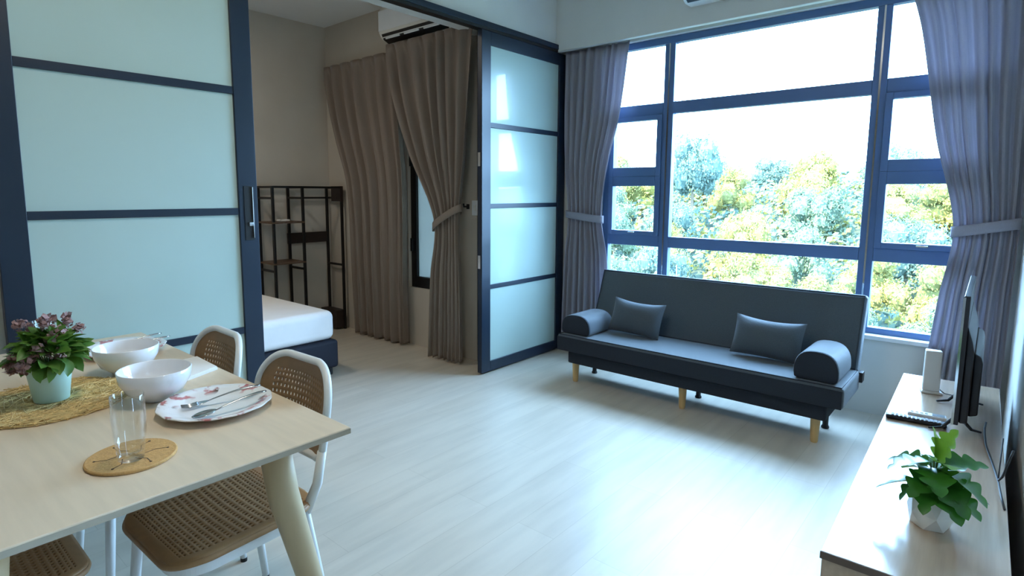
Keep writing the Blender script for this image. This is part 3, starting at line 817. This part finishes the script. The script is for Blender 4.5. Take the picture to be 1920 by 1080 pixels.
ch2 = copy_tree(ch1); ch3 = copy_tree(ch1)
ch1.location = (-1.690, 0.685, 0); ch1.rotation_euler.z = math.radians(2)
tag(ch1, 'white chair with woven brown back at the table corner nearest the sofa', 'chair', CG)
ch2.location = (-2.255, 0.675, 0); ch2.rotation_euler.z = math.radians(-1)
tag(ch2, 'white chair with woven brown back tucked in by the sliding door', 'chair', CG)
ch3.location = (-1.84, 0.14, 0); ch3.rotation_euler.z = PI
tag(ch3, 'white chair with woven brown seat peeking out under the near left table edge', 'chair', CG)

# ------------------------------------------------------------------ on the table
def place(o, x, y, z=TZ, rz=0):
    o.location = (x, y, z); o.rotation_euler.z = rz; return o
BOWL = [(0.0, 0.004), (0.040, 0.0), (0.046, 0.004), (0.050, 0.010), (0.078, 0.030), (0.096, 0.062), (0.1005, 0.094), (0.0985, 0.0955), (0.0965, 0.093), (0.091, 0.063), (0.073, 0.034), (0.045, 0.016), (0.0, 0.012)]
bo = MB().lathe(BOWL, 48).build('bowl', M_ceram, smooth=True)
bo2 = bo.copy(); COL.objects.link(bo2)
place(bo, -1.888, 0.596); tag(bo, 'white bowl next to the floral plate on the dining table', 'bowl', 'white bowls on the dining table')
place(bo2, -2.245, 0.625); tag(bo2, 'white bowl in front of the far plate near the potted flowers', 'bowl', 'white bowls on the dining table')
PL = [(0.0, 0.003), (0.085, 0.0), (0.095, 0.003), (0.125, 0.012), (0.152, 0.020), (0.1525, 0.0225), (0.150, 0.0235), (0.122, 0.0155), (0.098, 0.008), (0.088, 0.006), (0.0, 0.006)]
def scallop(a, i): return 1+0.010*math.cos(14*a)*(1 if 3 <= i <= 7 else 0)
p1 = MB().lathe(PL, 84, wob=scallop).build('plate', M_plate, smooth=True)
p2 = p1.copy(); COL.objects.link(p2)
place(p1, -1.672, 0.682, rz=0.9); tag(p1, 'floral-rimmed plate with fork and spoon at the near table corner', 'plate', 'floral plates')
place(p2, -2.56, 0.70, rz=2.2); tag(p2, 'floral-rimmed plate partly hidden behind the far white bowl', 'plate', 'floral plates')
def cutlery_mesh(kind):
    b = MB(); L = 0.185
    # handle along +x, head at -x; local z up
    hp = [(-0.012+t*0.13, 0, 0.004+0.010*math.sin(t*2.2)) for t in [k/8 for k in range(9)]]
    b.tube(hp, [0.0026, 0.0026, 0.0028, 0.003, 0.0036, 0.0044, 0.0052, 0.0056, 0.004], 8, flat=(1, 0.35))
    if kind == 'spoon':
        def fn(u, v):
            x = -0.066+u*0.056; w_ = 0.0185*math.sin(PI*min(1, 0.06+u*0.93))**0.6; y = (v-.5)*2*w_
            return (x, y, 0.0045-0.006*(1-(2*v-1)**2)*math.sin(PI*u)+0.002*u)
        b.grid(10, 8, fn)
    else:
        def fn(u, v):
            x = -0.036+u*0.026; w_ = lerp(0.0125, 0.004, max(0, (u-.35)/.65)); y = (v-.5)*2*w_
            return (x, y, 0.0025+0.002*u)
        b.grid(6, 4, fn)
        for y in (-0.0105, -0.0035, 0.0035, 0.0105):
            b.tube([(-0.034, y, 0.003), (-0.055, y, 0.0015), (-0.072, y*0.95, 0.006)], [0.0022, 0.002, 0.001], 6)
    return b
fk = cutlery_mesh('fork').build('fork', M_steel, smooth=True, solid=0.0012)
sp = cutlery_mesh('spoon').build('spoon', M_steel, smooth=True, solid=0.0012)
def lay(o, head, tail, z0, z1):
    h = Vector((*head, z0)); t = Vector((*tail, z1)); d = t-h
    o.rotation_euler = Euler((0, -math.asin(d.z/d.length), math.atan2(d.y, d.x)), 'XYZ')
    o.location = h + d*0.34; o.scale = (1.13,)*3
lay(fk, (-1.710, 0.612), (-1.655, 0.815), TZ+0.011, TZ+0.028)
lay(sp, (-1.600, 0.590), (-1.595, 0.805), TZ+0.013, TZ+0.028)
tag(fk, 'steel fork lying across the near floral plate', 'fork', 'forks'); tag(sp, 'steel spoon lying along the near edge of the floral plate', 'spoon', 'spoons')
fk2 = fk.copy(); sp2 = sp.copy(); COL.objects.link(fk2); COL.objects.link(sp2)
lay(fk2, (-2.60, 0.655), (-2.60, 0.855), TZ+0.012, TZ+0.026); lay(sp2, (-2.53, 0.66), (-2.52, 0.86), TZ+0.012, TZ+0.026)
tag(fk2, 'steel fork on the far plate behind the bowl', 'fork', 'forks'); tag(sp2, 'steel spoon on the far plate behind the bowl', 'spoon', 'spoons')
# napkin
nk = tag(empty('napkin', (-2.105, 0.785, TZ), 0.0), 'folded white paper napkin between the two bowls and the table edge', 'napkin')
npoly = [(-0.115, -0.050), (0.115, -0.060), (0.060, 0.062), (-0.130, 0.068)]
for k in range(3):
    MB().prism([(a*(1-0.02*k)+0.002*k, b_*(1-0.03*k)) for a, b_ in npoly], lambda a, b_, d: (a, b_, d), 0.001+0.0045*k, 0.0048+0.0045*k).build('fold', M_napk, nk)
# coaster and glass
co = tag(empty('coaster', (-1.497, 0.412, TZ)), 'round cork coaster with dark line print under the drinking glass', 'coaster')
MB().lathe([(0.0, 0), (0.092, 0), (0.0945, 0.002), (0.0945, 0.006), (0.092, 0.008), (0.0, 0.008)], 56).build('cork_disc', M_cork, co, smooth=False)
for a0 in range(6):
    a = a0*PI/3+0.35; r0, r1, r2 = 0.026, 0.050, 0.074
    pts = [(r0*math.cos(a-.4), r0*math.sin(a-.4)), (r1*math.cos(a), r1*math.sin(a)), (r2*math.cos(a-.12), r2*math.sin(a-.12))]
    MB().tube([(x, y, 0.0082) for x, y in pts], 0.0011, 6, flat=(1, .4)).build('line_print', M_ink, co)
    MB().lathe([(0.0, 0.008), (0.003, 0.008), (0.003, 0.0086), (0, 0.0086)], 10, (pts[2][0], pts[2][1], 0)).build('line_print', M_ink, co)
GL = [(0.0, 0.0), (0.026, 0.0), (0.0275, 0.002), (0.0335, 0.06), (0.0355, 0.10), (0.0345, 0.152), (0.0335, 0.1535), (0.0325, 0.152), (0.0335, 0.10), (0.0312, 0.06), (0.026, 0.018), (0.0, 0.014)]
g1 = MB().lathe(GL, 40).build('drinking_glass', M_cup, smooth=True)
g2 = g1.copy(); COL.objects.link(g2)
place(g1, -1.474, 0.404, TZ+0.0085); tag(g1, 'clear drinking glass standing on the cork coaster', 'glass', 'drinking glasses')
place(g2, -2.62, 0.47, TZ); tag(g2, 'clear drinking glass behind the potted flowers', 'glass', 'drinking glasses')
# woven mat
mt = tag(empty('placemat', (-2.10, 0.372, TZ)), 'round gold woven straw mat under the potted flowers', 'placemat')
MB().lathe([(0.0, 0.0005), (0.212, 0.0005), (0.214, 0.0015), (0.0, 0.002)], 60).build('backing', M_straw, mt)
wv = MB(); rm = random.Random(3)
for k in range(420):
    a = rm.uniform(0, 2*PI); d = rm.uniform(-0.2, 0.2); hl = math.sqrt(0.222**2-d*d)*rm.uniform(0.5, 1.0); off = rm.uniform(-1, 1)*(math.sqrt(0.222**2-d*d)-hl)
    u = Vector((math.cos(a), math.sin(a), 0)); w_ = Vector((-u.y, u.x, 0)); bend = rm.uniform(-0.03, 0.03)
    pts = []
    for t in (-1, -0.5, 0, 0.5, 1):
        p = w_*d + u*(off+t*hl) + w_*bend*(1-t*t)
        q = Vector((p.x, p.y, 0.003+0.0028*(1+math.sin(t*9+k)))); 
        L_ = math.hypot(q.x, q.y)
        if L_ > 0.222: q.x *= 0.222/L_; q.y *= 0.222/L_
        pts.append(q)
    wv.tube(pts, rm.uniform(0.0009, 0.0017), 4)
tag(wv.build('straw_weave', M_straw, mt), kind='stuff')

# potted flowers on the table
pf = tag(empty('potted_flowers', (-2.085, 0.378, TZ+0.009)), 'mint green pot of bushy leaves and mauve flowers on the straw mat', 'potted plant')
pot = MB().lathe([(0.0, 0.0), (0.042, 0.0), (0.044, 0.002), (0.0585, 0.112), (0.0575, 0.114), (0.055, 0.112), (0.053, 0.098), (0.0, 0.098)], 40).build('pot', M_mint, pf, smooth=True)
MB().lathe([(0.0, 0.096), (0.05, 0.096), (0.045, 0.103), (0.0, 0.106)], 20).build('soil', M_soil, pot)
def leafmesh(L, wfun, n=8, curl=0.15, fold=0.25, name='leaf', m=None):
    b = MB()
    for i in range(n+1):
        t = i/n; w_ = wfun(t)
        z = -curl*L*t*t
        b.v += [(t*L, -w_, z+fold*w_), (t*L, 0, z), (t*L, w_, z+fold*w_)]
    for i in range(n):
        a = i*3
        b.f += [(a, a+3, a+4, a+1), (a+1, a+4, a+5, a+2)]; b.m += [0, 0]
    return b.mesh(name, m, True)
LF1 = [leafmesh(l_, lambda t, w0=w0: w0*math.sin(PI*min(1, t*0.98+0.02))**0.75, 6, cu, 0.3, 'leaf', M_leaf1) for l_, w0, cu in ((0.052, 0.016, 0.3), (0.044, 0.014, 0.1), (0.058, 0.017, 0.45))]
rp_ = random.Random(21)
def orient(o, pos, d, roll=0.0):
    d = Vector(d).normalized()
    up = Vector((0, 0, 1)) if abs(d.z) < 0.95 else Vector((0, 1, 0))
    y = up.cross(d).normalized(); z = d.cross(y)
    o.matrix_local = Matrix.Translation(pos) @ Matrix(((d.x, y.x, z.x), (d.y, y.y, z.y), (d.z, y.z, z.z))).to_4x4() @ Matrix.Rotation(roll, 4, 'X')
for k in range(230):
    th = rp_.uniform(0, 2*PI); el = rp_.uniform(-0.55, 1.25)
    R_ = rp_.uniform(0.55, 1.0)
    d = Vector((math.cos(th)*math.cos(el), math.sin(th)*math.cos(el), math.sin(el)))
    pos = Vector((0, 0, 0.140)) + Vector((d.x*0.074, d.y*0.074, d.z*0.050))*R_
    o = bpy.data.objects.new('leaf', rp_.choice(LF1)); COL.objects.link(o); o.parent = pf
    dd = d + Vector((rp_.gauss(0, .45), rp_.gauss(0, .45), rp_.gauss(0.0, .4)))
    orient(o, pos, dd, rp_.uniform(-.7, .7)); s_ = rp_.uniform(0.75, 1.1); o.scale = (s_,)*3
st_ = MB()
for k in range(12):
    a = k*PI/6; st_.tube([(0.01*math.cos(a), 0.01*math.sin(a), 0.10), (0.03*math.cos(a), 0.03*math.sin(a), 0.15), (0.055*math.cos(a), 0.055*math.sin(a), 0.185)], 0.0018, 5)
st_.build('stems', M_stem, pf)
flm = MB()
rf = random.Random(4)
for k in range(26):
    d = Vector((rf.gauss(0, 1), rf.gauss(0, 1), rf.gauss(0.3, 1))).normalized(); p = d*rf.uniform(0.006, 0.017)
    n = (d+Vector((rf.gauss(0, .5), rf.gauss(0, .5), rf.gauss(0, .5)))).normalized(); u = n.orthogonal().normalized(); w_ = n.cross(u); s_ = rf.uniform(0.006, 0.010)
    flm.add([p-u*s_, p-w_*s_*0.7, p+u*s_, p+w_*s_*0.7], [(0, 1, 2, 3)])
FLM = flm.mesh('flower_cluster', M_mauve, False)
fpos = [(-0.05, -0.06, 0.225), (-0.035, -0.045, 0.235), (-0.06, -0.03, 0.215), (0.01, 0.0, 0.225), (0.03, 0.03, 0.205), (0.04, 0.0, 0.19), (-0.005, 0.05, 0.24), (0.0, 0.06, 0.225), (0.01, 0.075, 0.205),
        (0.05, -0.05, 0.155), (0.06, -0.03, 0.165), (0.07, 0.0, 0.15), (0.055, -0.075, 0.13), (0.03, -0.08, 0.15), (0.045, -0.065, 0.115), (0.075, 0.02, 0.14), (0.0, -0.09, 0.13), (0.02, -0.085, 0.12), (-0.07, 0.03, 0.2), (0.0, 0.0, 0.235), (-0.03, 0.02, 0.235)]
for p in fpos:
    o = bpy.data.objects.new('flower', FLM); COL.objects.link(o); o.parent = pf; o.location = p
    o.rotation_euler = (rf.uniform(0, 6), rf.uniform(0, 6), rf.uniform(0, 6)); s_ = rf.uniform(0.85, 1.25); o.scale = (s_,)*3

# ------------------------------------------------------------------ television console and what stands on it
CZ = 0.45
CO = Vector((-0.115, 2.65, 0))
con = tag(empty('tv_console', CO, ROT), 'long low wood-look console against the right-hand wall', 'console')
# local x across (-0.205 .. 0.185), y along (-1.005 .. 1.005)
CX0, CX1, CY0, CY1 = -0.203, 0.178, -1.005, 1.005
MB().box(CX0, CX1, CY0, CY1, CZ-0.022, CZ).build('top', M_cons, con, bevel=0.002)
MB().box(CX0+0.004, CX1, CY0+0.002, CY0+0.020, 0.06, CZ-0.022).build('side_panel', M_cons, con)
MB().box(CX0+0.004, CX1, CY1-0.020, CY1-0.002, 0.06, CZ-0.022).build('side_panel', M_cons, con)
MB().box(CX0+0.004, CX1, CY0+0.02, CY1-0.02, 0.06, 0.08).build('bottom_panel', M_cons, con)
MB().box(CX1-0.012, CX1, CY0+0.02, CY1-0.02, 0.08, CZ-0.022).build('back_panel', M_consd, con)
for k in range(4):
    a = CY0+0.022+k*(CY1-CY0-0.044)/4
    dr = MB().box(CX0, CX0+0.018, a+0.002, a+(CY1-CY0-0.044)/4-0.002, 0.082, CZ-0.026).build('door', M_cons, con, bevel=0.001)
    MB().box(CX0-0.014, CX0, a+0.22, a+0.28, 0.38, 0.39).build('knob', M_chrome, dr, bevel=0.002)
MB().box(CX0-0.001, CX1, CY0-0.001, CY0, CZ-0.021, CZ-0.001).build('edge_band', M_consd, con)
for x in (CX0+0.04, CX1-0.04):
    for y in (CY0+0.08, CY1-0.08):
        MB().box(x-0.02, x+0.02, y-0.02, y+0.02, 0, 0.06).build('foot', M_black, con)
# television, seen from its end
tv = tag(empty('television', (-0.085, 3.14, CZ), ROT*0.6), 'flat black television seen edge-on on the console', 'television')
TL = 0.37
MB().box(-0.016, 0.004, -TL, TL, 0.055, 0.555).build('panel', M_tvb, tv, bevel=0.003)
MB().box(-0.0175, -0.016, -TL+0.008, TL-0.008, 0.07, 0.547).build('screen', M_tvs, tv)
MB().box(-0.0185, -0.0175, -TL, TL, 0.055, 0.066).build('bezel_strip', M_chrome, tv)
MB().box(-0.018, -0.010, -TL-0.001, -TL, 0.055, 0.550).build('edge_trim', M_chrome, tv)
MB().prism([(0.004, 0.060), (0.004, 0.44), (0.022, 0.38), (0.030, 0.34), (0.030, 0.062)], lambda a, b_, d: (a, d, b_), -TL+0.012, TL-0.012).build('back_shell', M_tvb, tv, bevel=0.006)
MB().prism([(0.030, 0.075), (0.030, 0.33), (0.052, 0.315), (0.058, 0.29), (0.058, 0.085)], lambda a, b_, d: (a, d, b_), -TL+0.07, TL-0.07).build('back_housing', M_tvb, tv, bevel=0.006)
for y in (-0.27, 0.13):
    MB().tube([(-0.005, y, 0.062), (-0.045, y-0.02, 0.012), (-0.085, y-0.045, 0.006)], [0.007, 0.006, 0.004], 8).build('foot', M_black, tv)
    MB().tube([(0.005, y, 0.062), (0.045, y+0.02, 0.012), (0.075, y+0.03, 0.006)], [0.007, 0.006, 0.004], 8).build('foot', M_black, tv)
# cable
cb_ = tag(empty('power_cable', (0, 0, 0)), 'black cable hanging from the television over the back of the console', 'cable')
MB().tube([(0.004, 3.00, 0.470), (0.002, 2.95, 0.460), (0.004, 2.88, 0.459), (0.01, 2.75, 0.462), (0.035, 2.55, 0.458), (0.048, 2.40, 0.470), (0.056, 2.36, 0.50), (0.066, 2.34, 0.56), (0.074, 2.335, 0.60)], 0.0035, 8).build('lead', M_cable, cb_, smooth=True)
MB().tube([(0.048, 2.40, 0.470), (0.058, 2.30, 0.456), (0.066, 2.22, 0.454)], 0.003, 8).build('lead', M_cable, cb_, smooth=True)
MB().tube([(0.048, 2.41, 0.470), (0.050, 2.50, 0.52), (0.052, 2.56, 0.56)], 0.002, 6).build('lead', M_cable, cb_, smooth=True)
# router
ro = tag(empty('router', (-0.208, 3.37, CZ), math.radians(20)), 'white upright router at the window end of the console', 'router')
MB().prism([(-0.036, -0.02), (0.030, -0.03), (0.036, 0.015), (-0.026, 0.028)], lambda a, b_, d: (a*(1-0.12*d), b_*(1-0.12*d), d), 0.012, 0.205).build('body', M_white, ro, bevel=0.005)
MB().prism([(-0.040, -0.026), (0.040, -0.040), (0.046, 0.02), (-0.030, 0.034)], lambda a, b_, d: (a, b_, d), 0.0, 0.012).build('base', M_white, ro, bevel=0.003)
MB().tube([(0.038, 0.0, 0.018), (0.055, -0.01, 0.004), (0.085, -0.03, 0.004)], 0.0022, 6).build('cord', M_cable, ro)
# remotes
rm1 = tag(empty('remote_control', (-0.214, 2.875, CZ), math.radians(6)), 'black remote control with rows of grey buttons lying on the console', 'remote control', 'remote controls')
MB().box(-0.102, 0.102, -0.021, 0.021, 0.001, 0.019).build('body', M_tvb, rm1, bevel=0.006)
for i in range(12):
    for j in range(3):
        MB().box(-0.082+i*0.0142, -0.073+i*0.0142, -0.014+j*0.010, -0.008+j*0.010, 0.019, 0.0215).build('button', M_btn, rm1)
rm2 = tag(empty('remote_control', (-0.185, 2.972, CZ), math.radians(4)), 'white remote control with a small display behind the black remote', 'remote control', 'remote controls')
MB().box(-0.066, 0.066, -0.022, 0.022, 0.001, 0.016).build('body', M_white, rm2, bevel=0.005)
MB().box(0.018, 0.060, -0.016, 0.016, 0.016, 0.0168).build('display', M_lcd, rm2)
for i in range(4):
    MB().box(-0.055+i*0.016, -0.045+i*0.016, -0.008, 0.004, 0.016, 0.018).build('button', M_btn, rm2)

# potted lobed plant
pl = tag(empty('potted_plant', (-0.094, 1.985, CZ)), 'white faceted pot with glossy lobed green leaves on the console', 'potted plant')
fp = MB(); n = 6
rows = [(0.0, 0.046, 0.0), (0.042, 0.058, 0.5), (0.098, 0.046, 0.0), (0.098, 0.041, 0.0), (0.085, 0.040, 0.0)]
for z, r, o_ in rows:
    for k in range(n):
        a = 2*PI*(k+o_)/n+0.3; fp.v.append((r*math.cos(a), r*math.sin(a), z))
for i in range(len(rows)-1):
    sh = rows[i+1][2]-rows[i][2]
    for k in range(n):
        a, b_, c, d = i*n+k, i*n+(k+1) % n, (i+1)*n+(k+1) % n, (i+1)*n+k
        if sh > 0: fp.f += [(a, b_, d), (b_, c, d)]
        elif sh < 0: fp.f += [(a, b_, c), (a, c, d)]
        else: fp.f.append((a, b_, c, d))
        fp.m += [0]*(len(fp.f)-len(fp.m))
fp.f.append(tuple(range(n))); fp.f.append(tuple((len(rows)-1)*n+k for k in range(n))); fp.m += [0, 0]
pot2 = fp.build('pot', M_potw, pl)
MB().lathe([(0.0, 0.084), (0.036, 0.084), (0.03, 0.09), (0.0, 0.092)], 14).build('soil', M_soil, pot2)
def lobed(t):
    base = 0.052*math.sin(PI*min(1, t*0.96+0.04))**0.6*(1.15-0.5*t)
    return max(0.001, base*(0.55+0.55*abs(math.sin(3.6*PI*t+0.3))))
LF2 = [leafmesh(L, lobed, 30, cu, fo, 'leaf', m) for L, cu, fo, m in ((0.125, 0.35, 0.25, M_leaf2), (0.115, 0.55, 0.35, M_leaf2), (0.12, 0.15, 0.2, M_leaf2b))]
def lf(k, base, d, roll=0.0, s_=1.0):
    o = bpy.data.objects.new('leaf', LF2[k]); COL.objects.link(o); o.parent = pl
    orient(o, base, d, roll); o.scale = (s_,)*3
    b0 = Vector((0, 0, 0.085)); b1 = Vector(base)
    MB().tube([b0, (b0+b1)/2+Vector((0, 0, 0.012)), b1], 0.0022, 6).build('leaf_stalk', M_stem, pl)
lf(0, (-0.015, -0.005, 0.120), (-1, -0.25, 0.02), 0.3, 0.95)
lf(1, (-0.018, 0.01, 0.165), (-1, 0.1, 0.25), -0.3, 0.8)
lf(0, (-0.01, -0.01, 0.185), (-0.75, -0.55, 0.12), 0.2, 0.9)
lf(0, (0.0, -0.02, 0.175), (0.15, -1, 0.10), 0.2, 0.95)
lf(1, (0.012, -0.01, 0.165), (0.9, -0.45, 0.18), -0.2, 1.0)
lf(2, (0.005, 0.0, 0.195), (0.25, -0.1, 1), 2.2, 0.85)
lf(2, (-0.004, 0.01, 0.19), (0.0, 0.4, 0.9), 1.4, 0.75)
lf(0, (0.01, 0.0, 0.125), (0.85, -0.5, -0.05), -0.1, 0.95)
lf(1, (0.0, -0.02, 0.115), (-0.15, -1, 0.1), 0.1, 0.8)
lf(1, (0.01, -0.02, 0.12), (0.5, -0.9, 0.05), 0.2, 0.9)
lf(0, (0.0, 0.015, 0.16), (0.2, 1, 0.2), 0, 0.9)
lf(0, (0.014, 0.0, 0.18), (0.8, 0.2, 0.4), 0.3, 0.8)
lf(1, (-0.01, 0.012, 0.14), (-0.6, 0.8, 0.2), 0.2, 0.85)
lf(0, (0.0, -0.012, 0.150), (-0.35, -0.9, -0.05), -0.2, 0.85)
lf(1, (0.008, -0.015, 0.145), (0.55, -0.8, -0.02), 0.3, 0.95)
lf(0, (0.016, 0.008, 0.135), (1.0, 0.1, 0.0), -0.3, 0.85)
lf(1, (-0.012, -0.012, 0.130), (-0.8, -0.6, -0.1), 0.4, 0.75)
lf(2, (0.004, -0.012, 0.19), (0.35, -0.8, 0.35), -0.3, 0.85)

# ------------------------------------------------------------------ unseen fill lamps added on the two ceilings (above the frame)
def fill_ceiling_lamp(x, y, power, label, col=(1.0, 0.92, 0.80), r=0.20):
    l_ = tag(empty('fill_ceiling_lamp', (x, y, ZC)), label, 'lamp', 'added ceiling fill lamps')
    MB().lathe([(0, 0), (r+0.01, 0), (r+0.012, -0.02), (r+0.008, -0.045), (r-0.004, -0.045), (r-0.006, -0.02), (0, -0.02)], 40).build('housing', M_white, l_, smooth=False)
    MB().lathe([(0, -0.022), (r-0.008, -0.022), (r-0.008, -0.036), (r-0.03, -0.046), (0, -0.05)], 40).build('diffuser', M_lamp, l_, smooth=True)
    d = bpy.data.lights.new('fill_lamp_light', 'AREA'); d.shape = 'DISK'; d.size = 2*r-0.06; d.energy = power; d.color = col
    o = bpy.data.objects.new('fill_lamp_light', d); COL.objects.link(o); o.parent = l_; o.location = (0, 0, -0.06)
    return l_
fill_ceiling_lamp(-1.5, 0.9, 14, 'unseen round white ceiling lamp added as fill light for the living room')
fill_ceiling_lamp(-4.2, 1.5, 12, 'unseen round white ceiling lamp added as fill light for the bedroom', r=0.16)
